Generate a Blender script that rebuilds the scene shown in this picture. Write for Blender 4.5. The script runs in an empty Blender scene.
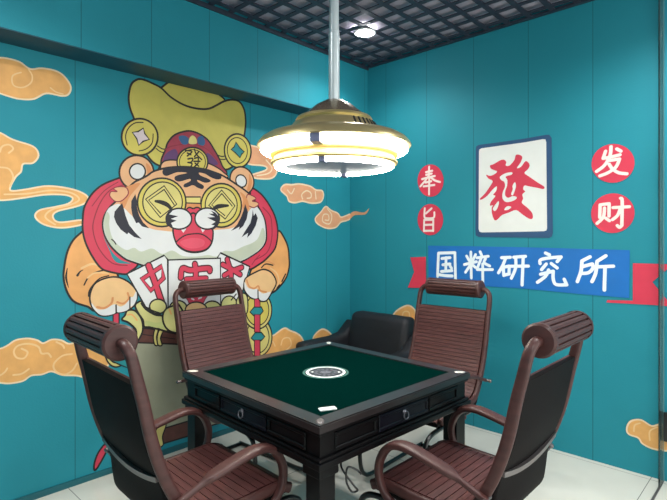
import bpy, bmesh, math, random
from mathutils import Vector, Matrix
from mathutils.geometry import tessellate_polygon
random.seed(4)
sc = bpy.context.scene
C = sc.collection
PI = math.pi

# ------------------------------------------------------------------ camera frame (metres, room corner at the origin)
F = 494.0; CX = 333.5; HY = 237.0; HC = 1.434; DC = 4.6; LC = 0.156
cy_, sy_ = 0.7265, 0.6872
RIGHT = Vector((cy_, sy_, 0)); FWD = Vector((-sy_, cy_, 0))
CAM = Vector((0, 0, HC)) - RIGHT * LC - FWD * DC
ZC = 2.955            # lattice height
ZS = 2.455           # soffit height
WB = 0.21            # bulkhead depth

def ray(px, py):
    return RIGHT * ((px - CX) / F) + FWD + Vector((0, 0, (HY - py) / F))
def on_left(px, py, off=0.0):
    d = ray(px, py); t = -CAM.x / d.x
    p = CAM + d * t
    return Vector((off, p.y, p.z)), t
def on_right(px, py, off=0.0):
    d = ray(px, py); t = -CAM.y / d.y
    p = CAM + d * t
    return Vector((p.x, -off, p.z)), t
def at_z(px, py, z):
    d = ray(px, py); t = (z - HC) / d.z
    return CAM + d * t

# ------------------------------------------------------------------ materials
def lin(c):
    c = c / 255.0
    return c / 12.92 if c <= 0.04045 else ((c + 0.055) / 1.055) ** 2.4
def rgb(*c): return (lin(c[0]), lin(c[1]), lin(c[2]), 1)
MATS = {}
def mat(name, col, rough=0.5, metal=0.0, noise=0.06, nscale=8.0, coat=0.0, bump=0.0, bscale=60.0, emit=0.0, aniso_x=1.0, spec=0.5, stretch=None):
    if name in MATS: return MATS[name]
    m = bpy.data.materials.new(name); m.use_nodes = True
    nt = m.node_tree; b = nt.nodes['Principled BSDF']
    b.inputs['Roughness'].default_value = rough
    b.inputs['Metallic'].default_value = metal
    b.inputs['Coat Weight'].default_value = coat
    b.inputs['Coat Roughness'].default_value = 0.15
    b.inputs['Specular IOR Level'].default_value = spec
    tc = nt.nodes.new('ShaderNodeTexCoord'); mp = nt.nodes.new('ShaderNodeMapping')
    if stretch: mp.inputs['Scale'].default_value = stretch
    nt.links.new(tc.outputs['Object'], mp.inputs['Vector'])
    n = nt.nodes.new('ShaderNodeTexNoise'); n.inputs['Scale'].default_value = nscale; n.inputs['Detail'].default_value = 4
    nt.links.new(mp.outputs['Vector'], n.inputs['Vector'])
    r = nt.nodes.new('ShaderNodeValToRGB')
    c = rgb(*col)
    if name.startswith('paint_') and not name.startswith(('paint_tile', 'paint_sign', 'paint_banner')):
        c = tuple(v * 0.80 for v in c[:3]) + (1,)     # matte wall paint pigments
    r.color_ramp.elements[0].position = 0.3; r.color_ramp.elements[1].position = 0.7
    r.color_ramp.elements[0].color = tuple(max(0, v * (1 - noise)) for v in c[:3]) + (1,)
    r.color_ramp.elements[1].color = tuple(min(1, v * (1 + noise)) for v in c[:3]) + (1,)
    nt.links.new(n.outputs['Fac'], r.inputs['Fac'])
    nt.links.new(r.outputs['Color'], b.inputs['Base Color'])
    if bump:
        n2 = nt.nodes.new('ShaderNodeTexNoise'); n2.inputs['Scale'].default_value = bscale
        nt.links.new(mp.outputs['Vector'], n2.inputs['Vector'])
        bp = nt.nodes.new('ShaderNodeBump'); bp.inputs['Strength'].default_value = bump; bp.inputs['Distance'].default_value = 0.004
        nt.links.new(n2.outputs['Fac'], bp.inputs['Height']); nt.links.new(bp.outputs['Normal'], b.inputs['Normal'])
    if emit:
        b.inputs['Emission Color'].default_value = c
        b.inputs['Emission Strength'].default_value = emit
    MATS[name] = m
    return m

def seam_wall(name, col, axis, step, phase, width=0.006, rough=0.5):
    m = mat(name, col, 0.62, noise=0.05, nscale=1.7, bump=0.15, bscale=90, spec=0.3)
    nt = m.node_tree; b = nt.nodes['Principled BSDF']
    tc = nt.nodes.new('ShaderNodeTexCoord'); sx = nt.nodes.new('ShaderNodeSeparateXYZ')
    nt.links.new(tc.outputs['Object'], sx.inputs[0])
    def M(op, a, v):
        q = nt.nodes.new('ShaderNodeMath'); q.operation = op
        nt.links.new(a, q.inputs[0]); q.inputs[1].default_value = v
        return q.outputs[0]
    o = M('ADD', sx.outputs[axis], phase + 40 * step); o = M('DIVIDE', o, step); o = M('FRACT', o, 0)
    o = M('SUBTRACT', o, 0.5); o = M('ABSOLUTE', o, 0); o = M('GREATER_THAN', o, 0.5 - width / step / 2)
    src = b.inputs['Base Color'].links[0].from_socket
    mx = nt.nodes.new('ShaderNodeMix'); mx.data_type = 'RGBA'
    nt.links.new(o, mx.inputs['Factor']); nt.links.new(src, mx.inputs['A'])
    mx.inputs['B'].default_value = tuple(v * 0.62 for v in rgb(*col)[:3]) + (1,)
    nt.links.new(mx.outputs['Result'], b.inputs['Base Color'])
    return m

TEAL = (32, 133, 149)
M_WL = seam_wall('teal_panel_left', TEAL, 1, 0.4167, 0.317)
M_BH = seam_wall('teal_panel_bulkhead', TEAL, 1, 0.4, 0.042)
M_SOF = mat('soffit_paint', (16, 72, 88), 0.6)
M_WR = seam_wall('teal_panel_right', TEAL, 0, 0.4155, 0.0)
M_W = mat('teal_paint', TEAL, 0.5)
M_SKIRT = mat('skirting_paint', (18, 92, 102), 0.4)
M_TRIM = mat('ceiling_trim', (40, 52, 66), 0.5)
M_LAT = mat('lattice_metal', (50, 48, 62), 0.5)
M_SLAB = mat('slab_paint', (176, 170, 184), 0.9, noise=0.12, nscale=3)
M_GLASS = bpy.data.materials.new('clear_glass'); M_GLASS.use_nodes = True
_nt = M_GLASS.node_tree; _nt.nodes.remove(_nt.nodes['Principled BSDF'])
_tr = _nt.nodes.new('ShaderNodeBsdfTransparent'); _tr.inputs[0].default_value = (0.96, 0.99, 0.98, 1)
_gl = _nt.nodes.new('ShaderNodeBsdfGlossy'); _gl.inputs['Roughness'].default_value = 0.02
_fr = _nt.nodes.new('ShaderNodeFresnel'); _fr.inputs[0].default_value = 1.25
_mx = _nt.nodes.new('ShaderNodeMixShader')
_nt.links.new(_fr.outputs[0], _mx.inputs[0]); _nt.links.new(_tr.outputs[0], _mx.inputs[1]); _nt.links.new(_gl.outputs[0], _mx.inputs[2])
_nt.links.new(_mx.outputs[0], _nt.nodes['Material Output'].inputs[0])

WOOD = mat('mahogany_gloss', (70, 40, 38), 0.46, noise=0.2, nscale=14, coat=0.04, spec=0.4, stretch=(1, 1, 4))
SLAT = mat('rosewood_slats', (78, 42, 41), 0.5, noise=0.38, nscale=10, coat=0.1, stretch=(1.2, 16, 16))
SHELL = mat('black_shell', (15, 10, 11), 0.7, bump=0.25, bscale=220, spec=0.12)
BLKM = mat('black_tube', (16, 16, 18), 0.3, coat=0.3)
STRIP = mat('grey_strip', (120, 112, 112), 0.35, metal=0.6)
STEEL = mat('bright_steel', (205, 208, 212), 0.2, metal=1.0)
TBL = mat('black_lacquer', (6, 6, 8), 0.4, noise=0.2, coat=0.02, spec=0.2)
TOPW = mat('table_border', (35, 30, 31), 0.36, noise=0.25, nscale=9, coat=0.25)
DRW = mat('drawer_front', (8, 10, 22), 0.4, coat=0.02, spec=0.2)
FELT = mat('green_felt', (1, 27, 24), 0.95, noise=0.15, nscale=120, bump=0.4, bscale=500, spec=0.0)
SILV = mat('silver_inlay', (210, 208, 200), 0.35, metal=0.3)
WHT = mat('white_plastic', (225, 228, 226), 0.4)
GREYD = mat('emblem_grey', (96, 96, 104), 0.5, noise=0.4, nscale=90)
EMD = mat('emblem_dark', (38, 40, 46), 0.5)
GOLD = mat('lamp_gold', (204, 188, 138), 0.3, metal=0.8, noise=0.05)
GOLD2 = mat('lamp_pale_gold', (206, 178, 112), 0.45, metal=0.75, noise=0.05)
LED = mat('led_tube', (255, 252, 240), 0.4, emit=30.0, noise=0.0)
LEDW = mat('led_warm_band', (255, 226, 156), 0.5, emit=0.35, noise=0.0)
UNDER = mat('lamp_underside', (120, 122, 140), 0.4)
CLIP = mat('lamp_clip', (110, 112, 140), 0.4, metal=0.3)
VENT = mat('vent_dark', (20, 20, 22), 0.7)
POLE = mat('satin_steel', (206, 216, 220), 0.3, metal=0.35)
LEATH = mat('black_upholstery', (12, 15, 23), 0.62, noise=0.3, nscale=4, bump=0.5, bscale=14)

# ------------------------------------------------------------------ object helpers
def link(name, bm, mats, parent=None, smooth=False, auto=None):
    me = bpy.data.meshes.new(name)
    if not isinstance(mats, (list, tuple)): mats = [mats]
    for m in mats: me.materials.append(m)
    if smooth:
        for f in bm.faces: f.smooth = True
        if auto:
            for e in bm.edges:
                if len(e.link_faces) == 2 and e.calc_face_angle(0) > auto: e.smooth = False
    bm.to_mesh(me); bm.free()
    o = bpy.data.objects.new(name, me); C.objects.link(o)
    if parent: o.parent = parent
    return o
def tag(o, label=None, cat=None, group=None, kind=None):
    if label: o['label'] = label
    if cat: o['category'] = cat
    if group: o['group'] = group
    if kind: o['kind'] = kind
    return o
def thing(name, label, cat, loc=(0, 0, 0), rz=0, group=None):
    o = bpy.data.objects.new(name, None); C.objects.link(o)
    o.location = loc; o.rotation_euler = (0, 0, rz); o.empty_display_size = 0.1
    return tag(o, label, cat, group)
def dup(root, loc, rz, label):
    r = root.copy(); C.objects.link(r); r.location = loc; r.rotation_euler = (0, 0, rz); r['label'] = label
    for ch in list(root.children):
        c = ch.copy(); C.objects.link(c); c.parent = r
        for g in list(ch.children):
            d = g.copy(); C.objects.link(d); d.parent = c
    return r

def box(bm, lo, hi, bev=0.0, mi=0, seg=2):
    r = bmesh.ops.create_cube(bm, size=1)
    vs = r['verts']
    for v in vs:
        v.co = Vector([(lo[i] + hi[i]) / 2 + v.co[i] * (hi[i] - lo[i]) for i in range(3)])
    fs = set(f for v in vs for f in v.link_faces)
    for f in fs: f.material_index = mi
    if bev:
        es = list(set(e for v in vs for e in v.link_edges))
        rr = bmesh.ops.bevel(bm, geom=es, offset=bev, segments=seg, affect='EDGES', profile=0.5)
        for f in rr['faces']: f.material_index = mi
def cat(pts, sub=6, closed=False):
    """Catmull-Rom through points of any dimension"""
    P = [Vector(p) for p in pts]; n = len(P); out = []
    rng = n if closed else n - 1
    for i in range(rng):
        if closed: p0, p1, p2, p3 = P[(i - 1) % n], P[i], P[(i + 1) % n], P[(i + 2) % n]
        else: p0, p1, p2, p3 = P[max(i - 1, 0)], P[i], P[i + 1], P[min(i + 2, n - 1)]
        for k in range(sub):
            t = k / sub
            out.append(0.5 * ((2 * p1) + (p2 - p0) * t + (2 * p0 - 5 * p1 + 4 * p2 - p3) * t * t + (3 * p1 - p0 - 3 * p2 + p3) * t ** 3))
    if not closed: out.append(P[-1])
    return out
def tube(bm, pts, r, n=10, mi=0, caps=True):
    """round tube along 3-D points, r a number or one per point"""
    P = [Vector(p) for p in pts]
    R = r if isinstance(r, (list, tuple)) else [r] * len(P)
    t0 = (P[1] - P[0]).normalized()
    nrm = t0.orthogonal().normalized(); rings = []
    for i, p in enumerate(P):
        t = (P[min(i + 1, len(P) - 1)] - P[max(i - 1, 0)])
        t = t.normalized() if t.length > 1e-9 else t0
        nrm = (nrm - t * nrm.dot(t)).normalized(); b = t.cross(nrm)
        rings.append([bm.verts.new(p + (nrm * math.cos(2 * PI * k / n) + b * math.sin(2 * PI * k / n)) * R[i]) for k in range(n)])
    for a, b in zip(rings, rings[1:]):
        for k in range(n):
            f = bm.faces.new((a[k], a[(k + 1) % n], b[(k + 1) % n], b[k])); f.material_index = mi
    if caps:
        bm.faces.new(rings[0][::-1]).material_index = mi; bm.faces.new(rings[-1]).material_index = mi
def oval_tube(bm, pts, ra, rb, n=16, start=(1, 0, 0)):
    P = [Vector(p) for p in pts]; nrm = Vector(start); rings = []
    for i, p in enumerate(P):
        t = (P[min(i + 1, len(P) - 1)] - P[max(i - 1, 0)]).normalized()
        nrm = (nrm - t * nrm.dot(t)).normalized(); b = t.cross(nrm); row = []
        for k in range(n):
            a = 2 * PI * k / n; ca, sa = math.cos(a), math.sin(a)
            row.append(bm.verts.new(p + nrm * math.copysign(abs(ca) ** 0.75, ca) * ra[i] + b * math.copysign(abs(sa) ** 0.75, sa) * rb[i]))
        rings.append(row)
    for a, b in zip(rings, rings[1:]):
        for k in range(n): bm.faces.new((a[k], a[(k + 1) % n], b[(k + 1) % n], b[k]))
    bm.faces.new(rings[0][::-1]); bm.faces.new(rings[-1])
    bmesh.ops.recalc_face_normals(bm, faces=bm.faces[:])
def sweep_yz(bm, x, pts, rx, rn, n=12):
    """oval bar along (y, z) points at one x; rx across, rn in the plane"""
    P = [Vector(p) for p in pts]; rings = []
    for i, p in enumerate(P):
        t = (P[min(i + 1, len(P) - 1)] - P[max(i - 1, 0)]).normalized()
        nn = Vector((-t.y, t.x)); row = []
        for k in range(n):
            a = 2 * PI * k / n
            ca, sa = math.cos(a), math.sin(a)
            ex = math.copysign(abs(ca) ** 0.7, ca) * rx[i]; en = math.copysign(abs(sa) ** 0.7, sa) * rn[i]
            row.append(bm.verts.new((x + ex, p.x + nn.x * en, p.y + nn.y * en)))
        rings.append(row)
    for a, b in zip(rings, rings[1:]):
        for k in range(n): bm.faces.new((a[k], a[(k + 1) % n], b[(k + 1) % n], b[k]))
    bm.faces.new(rings[0][::-1]); bm.faces.new(rings[-1])
    bmesh.ops.recalc_face_normals(bm, faces=bm.faces[:])
def lathe(bm, prof, n=64, mi=0, cap=False):
    rings = []
    for r, z in prof:
        rings.append([bm.verts.new((r * math.cos(2 * PI * k / n), r * math.sin(2 * PI * k / n), z)) for k in range(n)])
    for a, b in zip(rings, rings[1:]):
        for k in range(n): bm.faces.new((a[k], a[(k + 1) % n], b[(k + 1) % n], b[k])).material_index = mi
    if cap:
        bm.faces.new(rings[0]); bm.faces.new(rings[-1])
    bmesh.ops.recalc_face_normals(bm, faces=bm.faces[:])
def torus(bm, R, r, z, n=72, m=12, mi=0, rz=None):
    prof = [(R + r * math.cos(2 * PI * k / m), z + (rz or r) * math.sin(2 * PI * k / m)) for k in range(m + 1)]
    lathe(bm, prof, n, mi)
    bmesh.ops.remove_doubles(bm, verts=bm.verts[:], dist=1e-6)
def prism_x(bm, poly, x0, x1, bev=0.0):
    """extrude a (y, z) outline from x0 to x1"""
    a = [bm.verts.new((x0, y, z)) for y, z in poly]; b = [bm.verts.new((x1, y, z)) for y, z in poly]
    n = len(poly)
    fa = bm.faces.new(a); fb = bm.faces.new(b[::-1])
    for i in range(n): bm.faces.new((a[i], b[i], b[(i + 1) % n], a[(i + 1) % n]))
    bmesh.ops.recalc_face_normals(bm, faces=bm.faces[:])
    if bev:
        es = list(set(list(fa.edges) + list(fb.edges)))
        bmesh.ops.bevel(bm, geom=es, offset=bev, segments=3, affect='EDGES', profile=0.5)

# ================================================================== SETTING
X1, Y1 = 4.3, -4.5
def struct(name, lo, hi, m, label=None, bev=0):
    bm = bmesh.new(); box(bm, lo, hi, bev)
    return tag(link(name, bm, m), label, None, None, 'structure')
M_FLOOR = mat('floor_tile', (214, 212, 202), 0.22, noise=0.06, nscale=2.5)
def floor_grout():
    nt = M_FLOOR.node_tree; b = nt.nodes['Principled BSDF']
    tc = nt.nodes.new('ShaderNodeTexCoord'); sx = nt.nodes.new('ShaderNodeSeparateXYZ')
    nt.links.new(tc.outputs['Object'], sx.inputs[0])
    outs = []
    for ax, ph in ((0, 0.0), (1, 2.44)):
        prev = sx.outputs[ax]
        for op, v in (('ADD', ph + 16), ('DIVIDE', 0.8), ('FRACT', 0), ('SUBTRACT', 0.5), ('ABSOLUTE', 0), ('GREATER_THAN', 0.4975)):
            q = nt.nodes.new('ShaderNodeMath'); q.operation = op
            nt.links.new(prev, q.inputs[0]); q.inputs[1].default_value = v; prev = q.outputs[0]
        outs.append(prev)
    mx0 = nt.nodes.new('ShaderNodeMath'); mx0.operation = 'MAXIMUM'
    nt.links.new(outs[0], mx0.inputs[0]); nt.links.new(outs[1], mx0.inputs[1])
    src = b.inputs['Base Color'].links[0].from_socket
    mx = nt.nodes.new('ShaderNodeMix'); mx.data_type = 'RGBA'
    nt.links.new(mx0.outputs[0], mx.inputs['Factor']); nt.links.new(src, mx.inputs['A'])
    mx.inputs['B'].default_value = rgb(122, 122, 118)
    nt.links.new(mx.outputs['Result'], b.inputs['Base Color'])
floor_grout()
struct('floor', (-0.1, Y1, -0.05), (X1, 0.1, 0), M_FLOOR)
struct('wall_left', (-0.1, Y1, 0), (0, 0.1, 3.2), M_WL)
struct('wall_right', (0, 0, 0), (X1, 0.1, 3.2), M_WR)
struct('wall_back', (-0.1, Y1 - 0.1, 0), (X1 + 0.1, Y1, 3.2), M_W)
struct('ceiling', (-0.1, Y1 - 0.1, ZC + 0.035), (X1 + 0.1, 0.1, ZC + 0.1), M_SLAB)
struct('wall_bulkhead', (0, Y1, ZS + 0.006), (WB, 0, ZC + 0.035), M_BH)
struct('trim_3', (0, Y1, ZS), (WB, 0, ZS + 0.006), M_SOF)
struct('baseboard_left', (0, Y1, 0), (0.010, 0, 0.035), M_SKIRT)
struct('trim_1', (WB, Y1, ZC - 0.02), (WB + 0.012, 0, ZC + 0.012), M_TRIM)
struct('trim_2', (WB + 0.03, -0.03, ZC - 0.006), (X1, 0, ZC + 0.012), M_TRIM)
bm = bmesh.new()
P_ = 0.155
k = 0
x = WB + 0.08
while x < X1:
    box(bm, (x - 0.019, Y1, ZC), (x + 0.019, -0.03, ZC + 0.008)); x += P_
y = -0.10
while y > Y1:
    box(bm, (WB + 0.03, y - 0.019, ZC + 0.001), (X1, y + 0.019, ZC + 0.0075)); y -= P_
tag(link('ceiling_lattice', bm, M_LAT), 'dark open square lattice hung below the grey slab', None, None, 'structure')

# ================================================================== WALL PAINTINGS
OR = mat('paint_cloud_orange', (240, 178, 104), 0.6, noise=0.10, nscale=12)
ORL = mat('paint_cloud_light', (250, 208, 150), 0.6)
CRM = mat('paint_cream', (250, 226, 190), 0.6)
PNK = mat('paint_cloud_pink', (238, 172, 128), 0.6, noise=0.08, nscale=12)
INK = mat('paint_ink', (24, 20, 23), 0.6)
NAVY = mat('paint_navy', (28, 28, 46), 0.6)
YEL = mat('paint_gold', (205, 192, 92), 0.6, noise=0.07, nscale=9)
YEL2 = mat('paint_gold_shade', (186, 172, 84), 0.6)
YEL3 = mat('paint_gold_pale', (222, 210, 128), 0.6)
COIN = mat('paint_coin', (216, 200, 96), 0.6, noise=0.05)
PEACH = mat('paint_peach', (234, 180, 134), 0.6, noise=0.06, nscale=10)
PEACHD = mat('paint_peach_deep', (222, 148, 92), 0.6, noise=0.06, nscale=10)
PAW = mat('paint_paw', (240, 196, 140), 0.6, noise=0.06, nscale=10)
ARM = mat('paint_arm', (238, 172, 104), 0.6, noise=0.08, nscale=10)
RED = mat('paint_red', (214, 60, 88), 0.6, noise=0.05)
REDX = mat('paint_red_outline', (74, 22, 36), 0.6)
REDD = mat('paint_red_dark', (140, 34, 56), 0.6)
MAROON = mat('paint_maroon', (158, 48, 70), 0.6, noise=0.1, nscale=30)
PURP = mat('paint_purple', (96, 56, 110), 0.6)
BLU = mat('paint_cap_blue', (44, 92, 140), 0.6)
WPT = mat('paint_white', (228, 230, 232), 0.6, noise=0.03)
SAGE = mat('paint_sage', (196, 204, 184), 0.6, noise=0.06)
LILAC = mat('paint_lilac', (222, 206, 214), 0.6)
TLP = mat('paint_teal', (30, 140, 150), 0.6)
PEARL = mat('paint_scroll_grey', (158, 160, 138), 0.6, noise=0.06)
BRN = mat('paint_brown', (98, 58, 52), 0.6, noise=0.2, nscale=20)
TILEW = mat('paint_tile_white', (226, 228, 224), 0.6, noise=0.03)
TILEB = mat('paint_tile_border', (36, 76, 116), 0.6)
BANB = mat('paint_banner_blue', (10, 106, 186), 0.6, noise=0.05)
SIGNW = mat('paint_sign_white', (232, 242, 248), 0.6, noise=0.03)
SIGNP = mat('paint_sign_pinkwhite', (240, 222, 216), 0.6, noise=0.03)
SRED = mat('paint_sign_red', (208, 52, 78), 0.6, noise=0.05)

LAYER = [0]
class Paint:
    """flat paint on a wall: coordinates measured on the photograph and laid out on the wall surface"""
    def __init__(self, name, parent, wall='L', label=None):
        self.bm = bmesh.new(); self.mats = []; self.name = name; self.parent = parent; self.wall = wall; self.label = label
    def mi(self, m):
        if m not in self.mats: self.mats.append(m)
        return self.mats.index(m)
    def off(self):
        LAYER[0] += 1
        return 0.0006 + LAYER[0] * 1.0e-5
    def pt(self, p, o):
        return (on_left if self.wall == 'L' else on_right)(p[0], p[1], o)
    def fill(self, pts, m, smooth=True, sub=5):
        o = self.off(); q = [Vector(p) for p in pts]
        if smooth: q = cat(q, sub, True)
        V = [self.pt(p, o)[0] for p in q]
        tris = tessellate_polygon([V]); vs = [self.bm.verts.new(v) for v in V]; k = self.mi(m)
        for t in tris:
            try: self.bm.faces.new([vs[i] for i in t]).material_index = k
            except ValueError: pass
        return self
    def ell(self, cx, cy, rx, ry, m, rot=0.0, n=36, line=None, lw=1.3):
        c, s = math.cos(math.radians(rot)), math.sin(math.radians(rot)); q = []
        for i in range(n):
            a = 2 * PI * i / n; ex, ey = rx * math.cos(a), ry * math.sin(a)
            q.append((cx + ex * c - ey * s, cy + ex * s + ey * c))
        if m: self.fill(q, m, False)
        if line: self.line(q, lw, line, closed=True, smooth=False)
        return self
    def line(self, pts, w, m, closed=False, smooth=True, sub=5):
        """ribbon; w in photo pixels, one number or one per point"""
        o = self.off(); k = self.mi(m)
        W = list(w) if isinstance(w, (list, tuple)) else [w] * len(pts)
        q = [Vector((p[0], p[1], ww)) for p, ww in zip(pts, W)]
        if smooth: q = cat(q, sub, closed)
        V = []
        for p in q:
            v, t = self.pt(p, o); V.append((v, max(p.z, 0.15) * (1.2 if m is INK else 1.0) * t / F / 2))
        axis = Vector((1, 0, 0)) if self.wall == 'L' else Vector((0, 1, 0))
        n = len(V); L = []; R = []
        for i in range(n):
            a = V[(i - 1) % n][0] if closed or i > 0 else V[i][0]
            b = V[(i + 1) % n][0] if closed or i < n - 1 else V[i][0]
            t = (b - a)
            if t.length < 1e-9: t = Vector((0, 0, 1))
            nn = axis.cross(t.normalized())
            L.append(self.bm.verts.new(V[i][0] + nn * V[i][1])); R.append(self.bm.verts.new(V[i][0] - nn * V[i][1]))
        for i in range(n if closed else n - 1):
            j = (i + 1) % n
            self.bm.faces.new((L[i], L[j], R[j], R[i])).material_index = k
        if not closed:
            for i, j in ((0, 1), (n - 1, n - 2)):
                d = (V[i][0] - V[j][0]).normalized() * V[i][1]; sd = axis.cross(d)
                ctr = V[i][0]; a, b = (L[i], R[i]) if (L[i].co - ctr).dot(sd) > 0 else (R[i], L[i])
                arc = [self.bm.verts.new(ctr + sd * math.cos(PI * q / 6) + d * math.sin(PI * q / 6)) for q in range(1, 6)]
                self.bm.faces.new([a] + arc + [b]).material_index = k
        return self
    def strokes(self, sts, w, m):
        for s in sts:
            self.line(s, w, m, smooth=len(s) > 2, sub=4)
        return self
    def outlined(self, pts, m, lw=1.4, ink=None, smooth=True):
        self.fill(pts, m, smooth); self.line(pts, lw, ink or INK, closed=True, smooth=smooth)
        return self
    def build(self):
        o = link(self.name, self.bm, self.mats, self.parent)
        if self.label: o['label'] = self.label
        return o
def crop(ox, oy, k):
    return lambda pts: [(ox + a / k, oy + b / k) for a, b in pts]

# ---- clouds
def cloud(label, pts, lines=(), fill=OR, wall='L', edge=1.6, lw=1.3, finish=True):
    p = Paint('painted_cloud', None, wall)
    p.fill(pts, fill); p.line(pts, edge, CRM, closed=True)
    for l in lines: p.line(l, lw, ORL if fill is OR else CRM)
    o = p.build()
    return tag(o, label, 'wall painting', 'painted clouds')
c = crop(0, 50, 7.144)
cloud('orange cloud painted high on the left teal wall just under the dark soffit',
      c([(-210, 165), (-170, 100), (-90, 90), (-60, 62), (0, 55), (60, 62), (140, 85), (215, 135), (300, 130), (400, 150), (460, 190), (505, 260), (490, 315), (440, 328), (330, 310), (240, 350), (140, 350), (60, 330), (0, 310), (-70, 285), (-160, 250)]),
      [c([(150, 160), (90, 185), (95, 250), (160, 268), (220, 235), (230, 185), (205, 140)]), c([(360, 270), (400, 300), (450, 315)])])
c = crop(0, 120, 4.545)
cloud('orange cloud with a long S-curved tail reaching the red scarf of the tiger',
      c([(-120, 200), (-130, 130), (-95, 80), (-45, 85), (-30, 60), (0, 58), (60, 90), (150, 120), (175, 160), (150, 195), (105, 200), (95, 235), (70, 260), (45, 310), (60, 322), (120, 315), (220, 300), (330, 315), (395, 345), (390, 375), (340, 395), (260, 415), (240, 440), (270, 465), (370, 455), (372, 475), (280, 490), (200, 475), (160, 440), (180, 410), (250, 395), (310, 380), (330, 355), (290, 340), (200, 340), (100, 355), (0, 365), (-60, 350), (-95, 300)]),
      [c([(0, 145), (10, 120), (40, 112), (60, 130), (40, 150)]), c([(0, 215), (40, 222), (60, 260), (45, 300)]), c([(20, 338), (120, 335), (230, 320), (320, 330), (360, 360), (320, 385), (240, 405), (205, 440), (250, 475)])], lw=1.6)
c = crop(0, 330, 8.3375)
cloud('large orange cloud low on the left wall behind the front left chair',
      c([(-330, 330), (-300, 230), (-210, 200), (-130, 215), (-90, 165), (0, 155), (60, 130), (130, 85), (230, 70), (310, 85), (360, 110), (430, 80), (510, 85), (580, 115), (700, 90), (860, 150), (920, 230), (880, 320), (760, 400), (640, 380), (520, 375), (430, 345), (350, 370), (260, 380), (190, 425), (80, 445), (0, 440), (-120, 425), (-240, 410)]),
      [c([(180, 155), (230, 185), (200, 235), (140, 230), (115, 180), (150, 130), (240, 115), (320, 140), (345, 195), (400, 195), (425, 225)]),
       c([(600, 200), (520, 215), (450, 280), (460, 340), (530, 372), (600, 340), (640, 280)]), c([(470, 100), (520, 125), (535, 150)]), c([(0, 380), (40, 350), (60, 320)]), c([(110, 375), (180, 365), (240, 325)])], lw=1.7)
cloud('pinkish cloud with a hooked tail between the hat coin and the lamp',
      [(243, 146), (260, 147.5), (272, 151), (281, 160), (277.5, 169.8), (274.8, 175.8), (268.8, 178.8), (255.6, 178.2), (252, 175), (264, 171), (267, 168), (262.8, 165.6), (246, 162.6)],
      [[(257, 175.6), (268, 173.5), (272, 168), (266, 160)]], fill=PNK)
c = crop(280, 175, 6.67)
cloud('small lumpy peach cloud on the left wall right under the lamp',
      c([(5, 100), (30, 65), (80, 65), (130, 60), (200, 75), (240, 100), (280, 105), (290, 140), (270, 180), (210, 188), (150, 175), (100, 185), (60, 175), (45, 140)]),
      [c([(150, 160), (145, 130), (175, 105), (205, 120), (205, 150), (180, 155)]), c([(50, 100), (75, 125), (95, 90)]), c([(235, 110), (240, 160)])], fill=PNK)
cl = Paint('painted_cloud', None, 'L')
pts = c([(235, 290), (270, 250), (305, 210), (340, 235), (385, 255), (405, 280), (440, 272), (467, 262), (469, 290), (440, 305), (405, 315), (370, 350), (310, 355), (250, 325)])
cl.fill(pts, PNK); cl.line(pts, 1.4, CRM, closed=True)
cl.line(c([(300, 300), (325, 300), (320, 265), (290, 265), (285, 310), (330, 325), (345, 270), (315, 225)]), 1.2, CRM)
cl = tag(cl.build(), 'curled peach cloud whose thin tail crosses the room corner', 'wall painting', 'painted clouds')
p = Paint('cloud_tail', cl, 'R')
p.fill(c([(471, 259), (500, 242), (560, 250), (595, 222), (570, 262), (500, 268), (471, 289)]), PNK); p.build()
cloud('peach cloud low on the left wall beside the hanging coin string',
      [(264.2, 346), (266, 339.6), (274.4, 334.8), (284, 328.2), (290, 330.6), (297.2, 333.6), (302, 338.4), (306, 350), (297, 360), (276, 362), (265, 356)],
      [[(281, 345), (283, 339), (289, 338), (291, 345), (285, 351)], [(268, 345), (272, 341), (275, 346)]])
cloud('small cloud top peeking over the black armchair arm on the left wall',
      [(313, 340), (315, 334.6), (322, 329.2), (329, 332.2), (334, 340), (332, 350), (316, 350)])

# ---- the tiger
tiger = thing('tiger_mural', 'large painted cartoon tiger in a gold ingot hat holding white cards', 'wall painting', (0.0, -1.75, 0.0))
TG = []
def TP(name, label=None):
    p = Paint(name, tiger, 'L', label); TG.append(p); return p
def done(p):
    o = p.build(); o.matrix_parent_inverse = tiger_inv; return o
bpy.context.view_layer.update()
tiger_inv = tiger.matrix_world.inverted()

# scroll with rods
p = TP('scroll', 'pale grey scroll with brown rods and gold rings')
p.outlined([(131, 340), (240, 340), (240, 418), (131, 446)], PEARL, 1.4, smooth=False)
p.outlined([(133, 328.5), (150, 328.5), (174, 333.5), (205, 338), (205, 346), (174, 344), (133, 342.5)], BRN, 1.3, smooth=False)
p.line([(140, 334), (175, 339)], 0.7, INK)
p.outlined([(112, 444), (205, 416), (205, 431), (112, 459)], BRN, 1.3, smooth=False)
for q in ([(155, 329), (158, 330), (156.5, 337), (157.5, 345), (154.5, 344.5), (153.2, 337)], [(159, 330.5), (163, 331), (160.5, 338), (162, 345), (158, 345), (157, 338)],
          [(157, 428), (162, 423.5), (166, 425), (162.5, 436), (163, 445), (156, 447.5), (153, 440)]):
    p.outlined(q, YEL3, 1.2)
done(p)
p = TP('tassel', 'small red tassel by the floor')
p.outlined([(106, 443), (107, 449), (103, 458), (95.5, 470), (94, 465), (98, 453)], RED, 1.6); done(p)
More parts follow.
